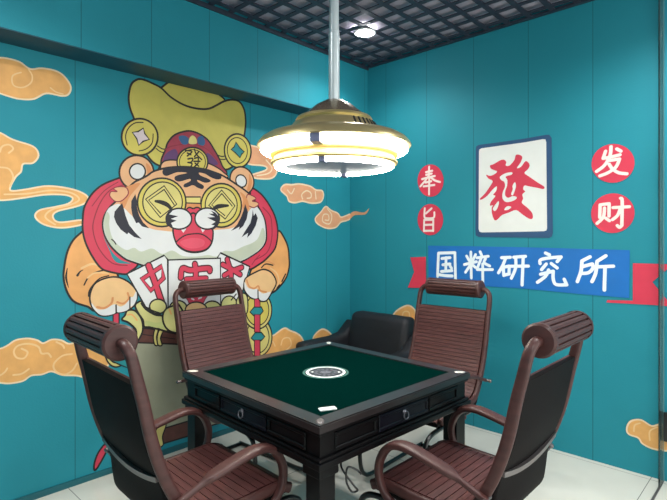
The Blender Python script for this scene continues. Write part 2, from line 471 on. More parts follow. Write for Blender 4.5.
# coin strings
for nm in (0, 1):
    p = TP('coin_string')
    if nm == 0:
        p.ell(257.5, 337, 14.4, 19.5, YEL3, line=INK); p.ell(257.5, 337, 11.5, 16, None, line=INK, lw=1.0)
        p.ell(257.3, 310, 14.4, 19, YEL3, line=INK); p.ell(257.3, 310, 11.5, 15.5, COIN, line=INK, lw=1.0)
        p.outlined([(249.8, 312), (254, 307), (261.2, 307), (263.2, 311), (260, 315), (254, 316)], TLP, 1.2, smooth=False)
        p.outlined([(251, 338), (255.2, 332.4), (261.2, 332.4), (264.8, 336.6), (261.2, 340.6), (254.6, 341.4)], TLP, 1.2, smooth=False)
        for y0, y1 in ((297, 307), (314.5, 332), (340, 356)): p.outlined([(254.3, y0), (260, y0), (260, y1), (254.3, y1)], RED, 1.0, smooth=False)
    else:
        p.ell(116, 352, 11, 15, YEL3, line=INK); p.ell(116, 352, 8, 11, None, line=INK, lw=0.9)
        p.outlined([(110, 360), (118, 352), (126, 358), (128, 368), (118, 364)], TLP, 1.1, smooth=False)
        p.ell(117.5, 355, 4.2, 4.5, RED, line=INK); p.outlined([(113, 309), (119, 309), (119, 344), (113, 344)], RED, 1.0, smooth=False)
    done(p)
# gold hat
A = crop(110, 70, 8.3375); B = crop(180, 70, 8.3375); Cc = crop(110, 120, 8.3375); D = crop(180, 120, 8.3375)
E = crop(80, 160, 8.3375); Ff = crop(140, 160, 8.3375); G = crop(210, 160, 8.3375); H = crop(60, 210, 8.3375)
I1 = crop(130, 205, 8.3375); J = crop(210, 205, 8.3375); I3 = crop(60, 255, 8.3375); Lc = crop(120, 245, 8.3375)
Mc = crop(180, 245, 8.3375); K = crop(220, 255, 8.3375); Pc = crop(120, 295, 8.3375)
p = TP('gold_hat', 'yellow ingot shaped hat')
p.outlined([(159, 90), (161.5, 87.5), (171, 80.8), (182, 79.6), (190, 80.6), (200.4, 83.8), (211, 88.6), (219.6, 95.2), (224.5, 102), (212, 115), (185, 118), (165, 105)], YEL, 1.6)
p.outlined([(161, 88), (152, 83.2), (143, 79.6), (137, 79.6), (131.6, 83.8), (129.2, 91.6), (128.6, 100), (130.4, 109.6), (134, 119), (139, 137), (147, 155), (160, 166), (190, 170), (222, 170), (232, 167), (239.5, 158), (243, 142), (245.2, 128), (245.4, 118), (243.6, 108.4), (238.8, 101.4), (231.6, 99.7), (223.8, 101.4), (216, 105.5), (209, 108.6), (200.4, 109), (189.6, 107), (180, 103), (170, 96.5)], YEL, 1.7)
p.line([(157.5, 146), (162, 148.8), (165.5, 149.2)], 1.0, INK); p.line([(156, 148.5), (160, 151.5), (163, 152.5)], 0.9, INK)
p.line([(217, 155), (222, 156.5), (226, 155.5)], 1.0, INK); p.line([(219, 159), (224, 159.5), (228, 158)], 0.9, INK)
done(p)
p = TP('cap', 'dark red cap with a gold medallion')
p.outlined([(160.5, 172), (160.8, 164), (161.6, 158.4), (165.2, 150), (167.6, 142.8), (173.6, 135.6), (182, 132), (190, 131), (199, 133.8), (207.6, 139.8), (213.6, 148.8), (218.4, 157.2), (222, 165.6), (225, 175), (190, 176)], MAROON, 1.5)
p.fill([(163, 160), (166.5, 153), (175, 149), (178, 155), (177, 163), (166, 165)], PURP); p.fill([(207, 153), (213, 157), (218, 164), (212, 165), (207, 161)], PURP)
p.line([(164.5, 150), (170, 146.8), (178, 145), (190, 144), (203, 147), (212, 154), (219, 163)], 1.0, REDD)
p.fill([(178.5, 137), (184, 135.5), (189, 139), (187.5, 144), (182, 144)], BLU); p.fill([(197.5, 138), (202, 136), (205, 141), (203.5, 145.5), (198, 144)], BLU)
p.fill([(189.5, 138), (192.6, 135.5), (196, 138.5), (196.3, 143.6), (189, 143.6)], YEL3)
p.outlined([(160.5, 168), (163, 162), (170, 160), (180, 160.5), (195, 161), (207, 163), (216, 167), (223, 172), (226, 178), (190, 178), (165, 176)], PEACH, 1.2)
p.ell(192.3, 162, 15.4, 14.6, COIN, line=INK, lw=1.4); p.ell(192.3, 162, 13, 12.4, None, line=INK, lw=0.8)
p.strokes([D([(45, 255), (100, 262), (60, 300)]), D([(60, 275), (90, 290)]), D([(120, 245), (135, 285), (180, 330)]), D([(155, 265), (120, 305)]), D([(65, 325), (105, 320), (95, 350), (65, 355)]), D([(70, 355), (100, 365), (85, 395)]), D([(120, 320), (150, 315), (150, 350)]), D([(115, 345), (165, 345)]), D([(125, 360), (155, 385)]), D([(150, 360), (115, 395)])], 1.3, INK)
done(p)
for i in (0, 1):
    p = TP('hat_coin')
    if i == 0:
        p.ell(139.6, 137, 18.1, 18.3, COIN, line=INK, lw=1.6)
        p.line([(127, 145), (125.5, 136), (128.5, 128), (135, 123), (143, 122.5)], 0.9, INK); p.line([(153, 134), (152, 143), (146, 149), (139, 151)], 0.9, INK)
        p.outlined([(132.2, 132.4), (138, 131.6), (143.2, 128.2), (144.6, 133.6), (149.2, 139.4), (143, 141.4), (138.6, 145.4), (136.6, 138.6)], LILAC, 1.2, smooth=False)
    else:
        p.ell(237.6, 150.8, 13.3, 16.9, COIN, rot=-6, line=INK, lw=1.5); p.ell(237.2, 150.6, 10, 13, None, rot=-6, line=INK, lw=0.9)
        p.outlined(D([(465, 185), (500, 235), (535, 265), (512, 285), (500, 315), (462, 275), (425, 245), (450, 225)]), TLP, 1.1, smooth=False)
    done(p)
# arms behind scarf
p = TP('left_arm')
p.outlined([(84, 230), (82.2, 231.6), (73.2, 240), (67.2, 252), (64.2, 267), (63.6, 279), (67.2, 292.2), (74.4, 301.8), (87.6, 306.6), (97, 310), (115, 290), (118, 276), (108, 262), (95, 245)], ARM, 1.7)
p.line(I3([(60, 110), (50, 190), (70, 270)]), [0.6, 1.7, 0.5], INK)
p.line(I3([(145, 170), (165, 140), (190, 125)]), [2, 1.2, 0.6], INK)
p.line(I3([(200, 250), (240, 180), (310, 140), (400, 120)]), 1.2, INK)
p.line(I3([(180, 110), (260, 75), (320, 85)]), 2.2, PAW)
p.line(I3([(230, 190), (290, 150), (400, 150)]), 1.6, PAW)
done(p)
p = TP('right_arm')
p.outlined([(278, 231), (284.4, 238.6), (288, 248.2), (289, 259), (289, 267), (286, 277.8), (278.8, 287.4), (271.6, 292.8), (262, 292), (250, 280), (252, 268), (262, 258), (272, 248)], ARM, 1.6)
p.line(K([(345, 105), (380, 75), (440, 85)]), 1.2, INK); p.line(K([(340, 70), (400, 55), (455, 80)]), 1.0, PEACHD)
p.line(K([(470, 280), (495, 250)]), 1.4, INK); p.line(K([(515, 220), (545, 160)]), 1.4, INK)
p.line(K([(420, 110), (470, 150), (490, 220), (460, 280)]), 1.6, PAW)
done(p)
# scarf
p = TP('scarf', 'red scarf around the neck')
p.outlined([(122, 177), (119, 178), (104, 184), (93.2, 192.4), (84.8, 205.6), (82.6, 219), (82.8, 231.6), (85.8, 243.6), (92.4, 256.8), (100.8, 268), (110.4, 272), (124.8, 274.2), (129.6, 271.8), (136.8, 266), (140, 255), (125, 235), (118, 210), (125, 190), (135, 184)], RED, 1.6)
p.line([(131, 183), (120, 186), (109, 191), (100, 203), (94, 219), (93, 231), (98.5, 248), (111.6, 262.8), (127, 265.5)], 1.1, REDD)
p.line([(118, 182), (104, 191), (92, 206)], 0.9, REDD)
p.fill([(103, 236), (108, 245), (113, 253), (121, 260), (131, 263.5), (118, 263), (112.5, 258), (110, 252)], TLP)
done(p)
p = TP('scarf', 'red scarf around the neck')
p.outlined([(250, 189), (253.8, 188.8), (261.6, 194.8), (268.8, 204.4), (274.8, 216.4), (277.6, 230), (276.6, 242.2), (273.6, 250.6), (265, 260), (258, 265), (251.2, 269), (243, 270), (236, 262), (245, 250), (255, 230), (252, 210)], RED, 1.6)
p.line(J([(440, 20), (500, 90), (515, 180), (510, 300), (470, 400), (370, 460)]), 1.1, REDD)
p.line(K([(265, 80), (300, 30), (330, 0)]), 0.9, REDD)
done(p)
# ears
p = TP('ear'); p.ell(136.4, 172.6, 17.2, 17.2, PEACH, line=INK, lw=1.6); p.fill([(146, 163), (151, 168), (152, 176), (148, 180), (147, 172)], PEACHD); p.ell(137.3, 171.6, 7.9, 7.9, WPT, line=INK, lw=1.3); done(p)
p = TP('ear'); p.ell(241.8, 180.5, 11.6, 14, PEACH, rot=-22, line=INK, lw=1.4); p.fill([(249, 174), (252, 181), (250, 190), (247, 190), (248.5, 182)], PEACHD); p.ell(241, 181, 5.2, 6.3, WPT, rot=-22, line=INK, lw=1.2); done(p)
# head
p = TP('head', 'round tiger face with white cheeks')
p.outlined([(134, 182.4), (140, 179.4), (147.2, 175.6), (154.4, 171), (170, 167.4), (188, 167), (204.8, 169.4), (213, 172), (222, 175.4), (234, 182.8), (249.6, 194.2), (257, 205), (264, 218.2), (266, 229), (265.8, 241), (260.4, 249.4), (252, 255.6), (242.4, 261), (225, 267), (190, 272), (160, 270), (132, 261.8), (122.4, 257), (111.6, 247.4), (105, 236.4), (102.6, 225.6), (104, 216.4), (109, 208), (118, 199), (126, 190)], PEACH, 1.6)
WH = [(108, 209), (113, 205.5), (119, 204), (124, 208), (131, 215), (140, 223), (152, 229), (166, 231), (190, 233), (215, 230), (232, 228), (243, 221), (248, 212), (254, 206), (258.6, 209), (263.4, 218.2), (265.3, 229), (265, 241), (260, 249), (252, 255), (242, 260.4), (225, 266), (190, 271), (160, 269), (132.6, 261), (122.8, 256.2), (112.2, 246.6), (105.6, 236), (103.3, 225.6), (104.6, 216.4)]
p.fill(WH, WPT)
p.fill([(107, 212), (109.5, 216), (109, 225), (111.5, 236), (117, 244), (126, 250), (134, 247.8), (141, 251.6), (152, 248.5), (162, 254), (172, 250.5), (183, 256), (197, 256.5), (208, 255), (216, 256.5), (224, 251), (233, 251), (243, 246.5), (252, 243), (258, 238), (262, 228), (264.8, 232), (264.6, 241), (260, 248.6), (252, 254.8), (242, 260), (225, 266), (190, 271), (160, 269), (132.6, 260.6), (122.8, 256), (112.2, 246.4), (105.8, 236), (103.6, 225.6), (104.4, 217)], SAGE)
p.line(H([(430, 245), (450, 262), (465, 285)]), 1.0, INK)
p.fill([(122, 190), (134, 184), (140, 184), (130, 196), (124, 208), (120, 204)], PEACHD)
p.outlined([(126, 187.6), (118, 186.8), (113.4, 188.8), (117, 191.6), (111, 191.6), (109.6, 195.5), (112, 199), (116, 201.6), (122, 200.5), (128, 194)], PEACH, 1.1, ink=REDD)
p.outlined([(247, 195), (252, 195.6), (255.8, 198.6), (252, 201), (256, 201.8), (258.8, 204), (256, 206.6), (252.5, 207.5), (247, 204)], PEACH, 1.1, ink=REDD)
p.fill([(240, 192), (246, 197), (249, 207), (246, 211), (242, 207), (243, 200)], PEACHD)
done(p)
p = TP('face_stripes', 'dark stripes on the forehead and cheeks')
p.fill(Ff([(185, 100), (200, 72), (260, 60), (400, 65), (540, 75), (620, 95), (672, 125), (674, 155), (640, 162), (590, 145), (540, 115), (490, 106), (505, 130), (575, 160), (585, 180), (540, 190), (478, 166), (484, 185), (530, 215), (520, 242), (480, 232), (440, 210), (390, 228), (362, 222), (370, 200), (418, 175), (412, 158), (330, 180), (292, 168), (288, 142), (320, 125), (392, 108), (310, 102), (230, 131), (198, 126)]), NAVY, sub=3)
p.fill([(122, 203), (118, 207.5), (114.5, 211.5), (113.8, 217), (116, 223), (120.5, 229.5), (127, 234.4), (128.2, 232.6), (134, 237), (141.5, 239), (135, 232.5), (129, 225), (125.5, 216), (123.5, 208)], NAVY, False)
p.fill([(135.2, 194), (131.2, 201), (131, 208), (132.4, 216), (136, 223.2), (138.5, 222.5), (142, 226.5), (149.2, 228.4), (143, 222.5), (139, 215.5), (136.8, 207), (136.6, 200)], NAVY, False)
p.fill([(245, 204), (247.8, 212), (246.5, 219), (243, 226), (238.4, 230), (239.6, 226.5), (236, 228.5), (230.8, 231), (237, 224.5), (241, 217), (243.5, 210)], NAVY, False)
p.fill([(252.6, 209.5), (253.6, 216), (255.4, 213), (257.6, 218), (255.6, 225.4), (251.4, 233.2), (246.8, 238), (248, 232.8), (241.4, 237.2), (244.8, 231.4), (250.2, 223), (252, 215.8)], NAVY, False)
done(p)
for i in (0, 1):
    p = TP('eye_coin')
    if i == 0:
        p.ell(161.6, 202.4, 24.2, 24.2, COIN, line=INK, lw=1.5); p.ell(162.4, 202.2, 19.8, 20.2, YEL3, line=INK, lw=1.1)
        p.outlined([(164, 185.8), (176.6, 204.2), (160, 217.4), (145.4, 199.2)], YEL3, 1.2, smooth=False)
        p.line([(164, 189.5), (148.5, 200.2), (160.5, 213.5)], 1.0, INK, smooth=False); p.line([(164, 189.5), (174, 204.8)], 1.0, INK)
        p.line([(155.4, 201.2), (161.6, 202.4), (167.6, 205.2), (172.2, 210.6)], [2.0, 3.6, 3.6, 2.0], INK)
    else:
        p.ell(221, 205.4, 20.2, 21.8, COIN, line=INK, lw=1.5); p.ell(221, 205.2, 16, 17.6, YEL3, line=INK, lw=1.1)
        p.outlined([(221.4, 190), (234.8, 205.8), (225, 219), (208.6, 205.4)], YEL3, 1.2, smooth=False)
        p.line([(221.6, 193.6), (211.5, 205), (224.5, 215.5)], 1.0, INK, smooth=False); p.line([(221.6, 193.6), (232, 206)], 1.0, INK)
        p.line([(212, 210), (216.5, 207), (221, 206), (227.8, 205.6)], [2.0, 3.6, 3.4, 2.0], INK)
    done(p)
p = TP('nose', 'red nose under the gold bridge')
p.outlined([(185.8, 197), (200.4, 197), (200.2, 203.4), (186.4, 203)], YEL3, 1.2, smooth=False)
p.fill([(186.5, 204), (200, 204), (201.5, 212), (185.5, 212)], PEACHD, False)
p.outlined([(186.4, 209.5), (189.5, 207.4), (193, 208.6), (197, 207.4), (200.6, 209.5), (198.8, 214), (193, 220), (187.5, 214)], RED, 1.3)
done(p)
p = TP('mouth', 'open red mouth')
p.outlined([(173.8, 227), (173.6, 236), (178, 245.8), (186.4, 251.2), (196, 252.4), (205.6, 250), (211, 244), (212.8, 236), (211.8, 229), (203, 225), (197, 216), (193, 213), (189, 216), (184, 226)], RED, 1.5)
p.outlined([(176.2, 242.2), (184, 235.8), (193.6, 233.8), (202, 234.4), (209.6, 239.6), (211, 243.4), (205.6, 249.4), (196, 251.8), (186.4, 250.6), (178.6, 245.8)], RED, 1.1)
p.fill([(180, 242), (188, 238.6), (197, 238), (204, 240.5), (203, 246), (193, 248.5), (185, 247)], mat('paint_tongue', (226, 84, 108), 0.6))
p.fill([(180, 228.6), (186.2, 228.6), (183.2, 232.8)], WPT, False); p.fill([(200.2, 227.6), (205.6, 228.6), (202.4, 232.6)], WPT, False)
done(p)
p = TP('muzzle', 'two white whisker pads with dark tufts')
p.ell(178.7, 218.8, 12.8, 10.4, WPT, line=INK, lw=1.4)
p.fill(I1([(355, 28), (318, 55), (298, 95), (300, 160), (335, 185), (355, 180), (340, 150), (388, 130), (338, 116), (400, 94), (325, 78), (350, 52)]), NAVY, False)
p.ell(207, 218.6, 12.2, 10.6, WPT, line=INK, lw=1.4)
p.fill([(210.5, 210.5), (215, 212.5), (219, 217), (219.6, 222), (217, 227), (212.5, 230), (210.5, 229.2), (214.5, 225.4), (211, 224.6), (215.4, 221.8), (207, 217.6), (215, 217), (208.5, 213.6), (213.5, 213.8)], NAVY, False)
done(p)
# cards
p = TP('mahjong_card', 'white card with a red symbol, left of the fan')
p.outlined([(126.8, 274), (164, 255.3), (167.5, 259.5), (168, 308), (146, 308)], WPT, 1.5, smooth=False)
for w, m in ((7.6, REDX), (4.8, RED)):
    p.line(Lc([(237, 172), (290, 310), (350, 490)]), w, m)
    p.line(Lc([(182, 285), (345, 178), (362, 275), (255, 378)]), w * 0.8, m, closed=True, smooth=False)
done(p)
p = TP('mahjong_card', 'white card at the right of the fan')
p.outlined([(220.2, 252.8), (249.6, 266.6), (242.5, 291), (236, 305), (218, 308), (217, 258)], WPT, 1.5, smooth=False)
for w, m in ((6.8, REDX), (4.2, RED)):
    p.line([(227, 259.5), (229.5, 268), (231, 276), (229, 282)], w, m); p.line([(222.5, 264.5), (231, 269), (240, 274.5)], w * 0.95, m); p.line([(241.6, 267.4), (232, 271), (224, 275.4)], w * 0.95, m)
done(p)
p = TP('mahjong_card', 'white card in the middle of the fan')
p.outlined([(168, 260), (220.2, 258.2), (220.4, 310), (168, 310)], WPT, 1.6, smooth=False)
for w, m in ((7.2, REDX), (4.6, RED)):
    p.line([(180.6, 277.5), (182.2, 268.4), (190, 270.2), (202, 268.6), (209, 268.4), (209.6, 271)], w, m); p.line([(194.6, 264), (195.6, 270), (195.4, 280)], w, m)
    p.line([(186, 279), (206, 278)], w * 0.8, m); p.line([(188, 286), (203, 286), (203, 291), (188, 291)], w * 0.5, m, closed=True, smooth=False)
p.outlined([(186, 295), (206, 294), (205, 299), (201, 304.5), (191, 305), (187.5, 300)], RED, 1.1, ink=REDD)
p.line([(191.5, 298.5), (193.5, 299.5)], 1.6, WPT); p.line([(198.5, 298.5), (201, 297.5)], 1.6, WPT)
done(p)
# gold ingots heap
YEL3 = mat('paint_ingot', (214, 210, 138), 0.6, noise=0.05)
for k in range(8):
    p = TP('gold_ingot')
    if k == 0: p.ell(178, 309, 9, 8.5, YEL3, line=INK)
    if k == 1: p.ell(212, 309, 9, 8, YEL3, line=INK)
    if k == 2: p.ell(196, 310, 11, 8, PAW, line=INK)
    if k == 3: p.ell(229, 305, 8, 9, YEL3, line=INK); p.line([(231, 300), (236, 294)], 1.2, INK)
    if k == 4: p.outlined([(236, 304), (238, 297), (243, 293), (247, 297), (247, 312), (240, 316)], YEL3, 1.3)
    if k == 5:
        p.outlined(Pc([(125, 90), (150, 60), (180, 55), (220, 110), (290, 160), (350, 175), (400, 240), (395, 300), (320, 285), (240, 268), (200, 262), (190, 210), (150, 150)]), YEL3, 1.6)
        p.ell(157.8, 306.4, 8.4, 7.2, YEL3, line=INK, lw=1.4)
        p.line(Pc([(175, 70), (215, 120), (290, 165), (355, 172)]), 1.4, INK); p.line(Pc([(215, 100), (260, 125), (330, 150)]), 1.1, INK); p.line(Pc([(235, 250), (290, 278), (330, 275)]), 1.0, INK)
        p.fill(Pc([(215, 215), (300, 230), (370, 220), (380, 280), (300, 270), (220, 250)]), mat('paint_ingot_green', (196, 204, 132), 0.6))
    if k == 6: p.outlined([(178, 304), (172.8, 305.8), (166.8, 308.2), (163.2, 313), (162.6, 320.2), (165.6, 327.4), (171.6, 331.8), (180, 332), (186, 320)], YEL3, 1.6); p.line([(169, 309), (171, 314)], 1.6, ARM)
    if k == 7:
        p.outlined(Pc([(60, 130), (120, 130), (175, 195), (188, 290), (155, 370), (115, 425), (132, 360), (130, 290), (70, 230), (15, 205), (40, 170)]), YEL3, 1.6)
        p.line(Pc([(60, 165), (100, 165), (140, 210)]), 1.6, ARM)
    done(p)
# paws in front of the cards
p = TP('paw')
p.outlined([(91.2, 289.8), (96, 282.6), (106.8, 277.8), (117.6, 277.2), (128.4, 282), (135.6, 289.8), (137, 297), (133.5, 306), (126, 311), (116.4, 312.8), (108, 315.6), (99.6, 315), (92.4, 307.8), (89.6, 299)], PAW, 1.4)
p.fill([(91.5, 303), (97, 309), (105, 309), (111, 305.5), (115.5, 304.5), (116, 312), (108, 315.2), (99.8, 314.6), (93, 308)], WPT); p.fill([(115.8, 305), (120.5, 306.5), (126, 303.5), (129.5, 298), (130, 306), (126, 310.6), (117, 312)], WPT); p.fill([(129.8, 298), (133, 296.5), (135.8, 291.5), (136.6, 298), (133.4, 305), (130.2, 306)], WPT)
p.line([(97, 307), (104, 308), (111, 303.5), (112.5, 298)], 2.2, PEACHD); p.line([(117, 302), (123, 303.5), (128.5, 298.5), (127.5, 293)], 2.0, PEACHD)
p.line([(115.8, 305), (116, 312.4)], 1.3, INK); p.line([(129.7, 297), (129.6, 308)], 1.1, INK)
p.line(I3([(240, 340), (245, 300), (275, 250), (330, 195), (405, 172)]), [1.8, 1.6, 1.3, 1.1, 1.0], INK)
done(p)
p = TP('paw')
p.outlined([(245.8, 277.8), (253.6, 273), (263.2, 269.4), (271.6, 273), (276, 282.6), (271.6, 292.2), (266.4, 300.4), (260.5, 301), (257.8, 298), (252.4, 298.6), (247.6, 295), (244, 289.8), (243.8, 283)], PAW, 1.4)
p.fill([(244.4, 282), (247.5, 287.5), (252, 289), (257.3, 289.5), (257.4, 297.6), (252.6, 298), (247.8, 294.4), (244.6, 289)], WPT); p.fill([(258, 291), (263, 293.5), (270.5, 292), (266, 299.8), (260.8, 300.4), (258.2, 297)], WPT)
p.line([(246.5, 280), (249, 286.5), (254, 288.4), (258, 286), (260, 290.5), (266, 292)], 1.8, PEACHD); p.line([(257.7, 290), (257.8, 298)], 1.2, INK)
done(p)

# ---- right wall signs
def TR(name, parent, label=None): return Paint(name, parent, 'R', label)
tile = TR('painted_tile', None)
tile.fill([(476, 149), (476.5, 146.4), (479, 144.9), (500, 142.2), (525, 138.6), (546, 134.9), (549.5, 134.9), (551.8, 138), (552.4, 180), (553, 233), (552, 236.5), (549, 238), (520, 237.5), (479, 237), (476, 235.4), (475.6, 230), (476, 190)], TILEB, False)
tile.fill([(479.2, 152), (479.6, 149.6), (481.5, 148.4), (500, 145.8), (525, 142.4), (543, 139.2), (545.6, 139.4), (546.4, 142), (546.8, 180), (547.2, 228), (546.6, 230.4), (544.4, 231.2), (520, 231.8), (482, 232.4), (479.6, 231.6), (478.8, 229), (479, 190)], TILEW, False)
tile = tag(tile.build(), 'tall white painted mahjong tile with dark blue border and red character', 'wall sign')
T5 = crop(480, 140, 5.88)
p = TR('character', tile, 'red brush character')
p.fill(T5([(60, 150), (80, 143), (120, 120), (142, 116), (156, 130), (152, 150), (175, 150), (203, 118), (212, 88), (235, 88), (250, 101), (240, 132), (218, 165), (242, 158), (270, 124), (293, 145), (285, 170), (262, 194), (290, 215), (340, 250), (379, 275), (373, 289), (340, 282), (290, 273), (262, 268), (255, 290), (267, 303), (250, 320), (255, 345), (247, 370), (282, 400), (308, 430), (311, 460), (290, 463), (250, 437), (213, 412), (170, 427), (130, 442), (102, 469), (85, 469), (72, 435), (70, 398), (78, 384), (60, 386), (66, 362), (92, 330), (78, 322), (96, 300), (100, 272), (75, 292), (45, 327), (12, 350), (0, 346), (30, 315), (60, 272), (76, 242), (50, 226), (37, 204), (60, 211), (85, 202), (102, 186), (85, 178), (65, 168)]), SRED, True, 3)
p.fill(T5([(118, 217), (150, 196), (188, 190), (188, 203), (152, 216), (162, 236), (160, 270), (150, 300), (150, 328), (168, 340), (192, 330), (215, 334), (215, 346), (190, 360), (155, 365), (134, 345), (134, 310), (148, 275), (144, 247), (126, 236)]), TILEW, True, 3)
p.fill(T5([(206, 248), (213, 268), (205, 300), (194, 325), (184, 318), (194, 290), (192, 270)]), TILEW, True, 3)
p.fill(T5([(143, 411), (160, 390), (186, 394), (165, 411)]), TILEW, True, 3)
p.fill(T5([(77, 402), (108, 361), (112, 374), (102, 404), (88, 418)]), TILEW, True, 3)
p.build()
def seal(label, cx, cy, rx, ry, k, ox, oy, sts, w, rot=0):
    p = TR('painted_seal', None); p.ell(cx, cy, rx, ry, SRED, rot=rot)
    o = tag(p.build(), label, 'wall sign', 'red round seals on the right wall')
    q = TR('character', o); c = crop(ox, oy, k); q.strokes([c(s) for s in sts], w, SIGNP); q.build()
seal('smaller red round seal, upper one left of the white tile', 430.8, 180.6, 13, 16.2, 12.5, 415, 160,
     [[(140, 152), (218, 135)], [(142, 186), (212, 170)], [(90, 240), (160, 220), (250, 200)], [(180, 85), (176, 190)], [(165, 210), (125, 265), (70, 330)], [(190, 210), (250, 255), (315, 275)], [(135, 282), (205, 266)], [(110, 330), (245, 312)], [(181, 230), (178, 430)]], 2.1)
seal('smaller red round seal, lower one left of the white tile', 430.6, 219.6, 12.8, 15.6, 12.5, 415, 200,
     [[(125, 105), (120, 200), (140, 228), (235, 222), (245, 155)], [(210, 105), (140, 168)], [(118, 250), (114, 388)], [(120, 250), (232, 246)], [(232, 246), (230, 388)], [(118, 312), (225, 308)], [(114, 386), (232, 384)]], 2.1)
seal('larger red round seal, upper one right of the white tile', 613.2, 163.4, 21.6, 19.4, 11.12, 590, 140,
     [[(175, 125), (148, 205)], [(148, 205), (230, 190), (335, 165)], [(235, 75), (225, 170), (165, 280), (75, 350)], [(300, 100), (345, 125)], [(225, 228), (330, 212)], [(330, 212), (290, 300), (200, 365), (110, 400)], [(215, 270), (250, 320), (320, 365), (412, 376)]], 3.2, rot=-8)
seal('larger red round seal, lower one right of the white tile', 613, 213.2, 21.8, 19.8, 11.12, 590, 190,
     [[(115, 165), (110, 305)], [(115, 165), (215, 152)], [(215, 152), (213, 290)], [(163, 200), (150, 300), (80, 372)], [(175, 312), (218, 342)], [(258, 196), (440, 186)], [(342, 92), (360, 125), (355, 395)], [(355, 395), (330, 415), (305, 395)], [(340, 200), (310, 280), (252, 330)]], 3.1, rot=-8)
ban = TR('painted_banner', None)
ban.fill([(428.4, 245.7), (480, 246.4), (535, 247.5), (629.9, 250.2), (629.4, 298), (580, 294), (527, 288.8), (429, 282.6)], BANB, False)
ban = tag(ban.build(), 'blue painted banner with white characters and red swallowtail ends', 'wall sign')
p = TR('ribbon_tail', ban, 'red ribbon end'); p.fill([(410.5, 257.4), (426, 256.8), (426.4, 288), (408, 287.6), (414.4, 272)], SRED, False); p.build()
p = TR('ribbon_tail', ban, 'red ribbon end'); p.fill([(633, 263.2), (673, 264.2), (652.5, 282), (673, 307), (660, 305.3), (606.5, 302.4), (607.5, 300), (633, 300.6)], SRED, False); p.build()
def bchar(ox, oy, k, sts, w):
    q = TR('character', ban, 'white painted character'); c = crop(ox, oy, k); q.strokes([c(s) for s in sts], w, SIGNW); q.build()
bchar(425, 245, 8.893, [[(122, 75), (114, 278)], [(122, 72), (268, 68)], [(268, 68), (274, 330)], [(116, 262), (180, 272), (245, 275)], [(152, 120), (225, 112)], [(190, 112), (186, 230)], [(160, 176), (225, 168)], [(148, 235), (242, 228)], [(225, 186), (238, 206)]], 3.0)
bchar(425, 245, 8.893, [[(410, 62), (414, 292)], [(352, 174), (460, 148)], [(372, 98), (396, 140)], [(452, 85), (425, 140)], [(408, 175), (362, 242)], [(420, 172), (452, 200)], [(492, 60), (506, 92)], [(465, 114), (565, 100)], [(500, 122), (472, 195)], [(540, 122), (528, 158), (578, 186)], [(466, 218), (602, 218)], [(515, 168), (516, 335)]], 2.9)
bchar(495, 245, 10.26, [[(70, 130), (160, 126)], [(112, 135), (80, 212), (38, 285)], [(88, 228), (92, 312)], [(88, 228), (148, 216)], [(148, 216), (146, 296)], [(92, 310), (148, 296)], [(195, 125), (315, 116)], [(140, 218), (345, 216)], [(215, 125), (214, 235), (170, 340)], [(292, 120), (280, 410)]], 3.2)
bchar(495, 245, 10.26, [[(520, 82), (560, 100)], [(465, 190), (470, 152), (560, 132), (680, 122)], [(680, 122), (640, 170)], [(528, 195), (480, 252)], [(580, 190), (640, 235)], [(552, 255), (520, 320), (438, 382)], [(470, 300), (600, 268)], [(600, 268), (600, 350), (630, 405), (738, 408)], [(738, 408), (712, 350)]], 3.3)
bchar(550, 245, 8.893, [[(358, 105), (285, 142)], [(285, 142), (278, 230), (245, 325)], [(290, 192), (378, 168)], [(378, 168), (384, 205), (345, 245), (290, 252)], [(498, 96), (420, 145)], [(420, 145), (408, 250), (375, 325)], [(430, 194), (565, 188)], [(491, 195), (485, 400)]], 3.4)
cloud('orange cloud on the right wall between the armchair and the back right chair',
      [(391, 324), (393.8, 314.4), (400.4, 308.4), (408.8, 305.4), (414.8, 309.6), (416.6, 316.8), (421, 325), (419, 338), (405, 344), (394, 336)], [[(402, 318), (404, 312), (409, 312), (410, 318)]], wall='R')
cloud('small orange cloud low on the right wall behind the front right chair',
      [(627, 428), (631, 421), (641, 419.7), (651.7, 425.7), (660, 424.2), (672, 425), (680, 435), (672, 449.5), (655, 449), (643, 443.7), (638.5, 437.7), (629, 434)],
      [[(634, 431), (635, 425), (640, 423)], [(650, 440), (650, 431), (657, 427)]], wall='R')

# ================================================================== TABLE
_t = CAM - RIGHT * 0.038 + FWD * 2.403; TX, TY, TR_ = _t.x, _t.y, math.radians(-2.4)
table = thing('mahjong_table', 'square black lacquered mahjong table with dark green felt top', 'table', (TX, TY, 0), TR_)
S = 0.495; ZT = 0.78; BW = 0.075
bm = bmesh.new()
for a in range(4):
    rot = Matrix.Rotation(a * PI / 2, 4, 'Z'); b2 = bmesh.new()
    vs = [(-S, -S), (S, -S), (S - BW, -S + BW), (-S + BW, -S + BW)]
    lo = [b2.verts.new((x, y, ZT - 0.028)) for x, y in vs]; hi = [b2.verts.new((x, y, ZT)) for x, y in vs]
    b2.faces.new(hi); b2.faces.new(lo[::-1])
    for i in range(4): b2.faces.new((lo[i], lo[(i + 1) % 4], hi[(i + 1) % 4], hi[i]))
    bmesh.ops.recalc_face_normals(b2, faces=b2.faces[:])
    bmesh.ops.bevel(b2, geom=[e for e in b2.edges if abs(e.verts[0].co.z - e.verts[1].co.z) < 1e-6 and e.verts[0].co.z > ZT - 0.01 and e.calc_length() > 0.2], offset=0.005, segments=2, affect='EDGES')
    b2.transform(rot); me = bpy.data.meshes.new('t'); b2.to_mesh(me); bm.from_mesh(me); bpy.data.meshes.remove(me); b2.free()
link('tabletop_frame', bm, TOPW, table)
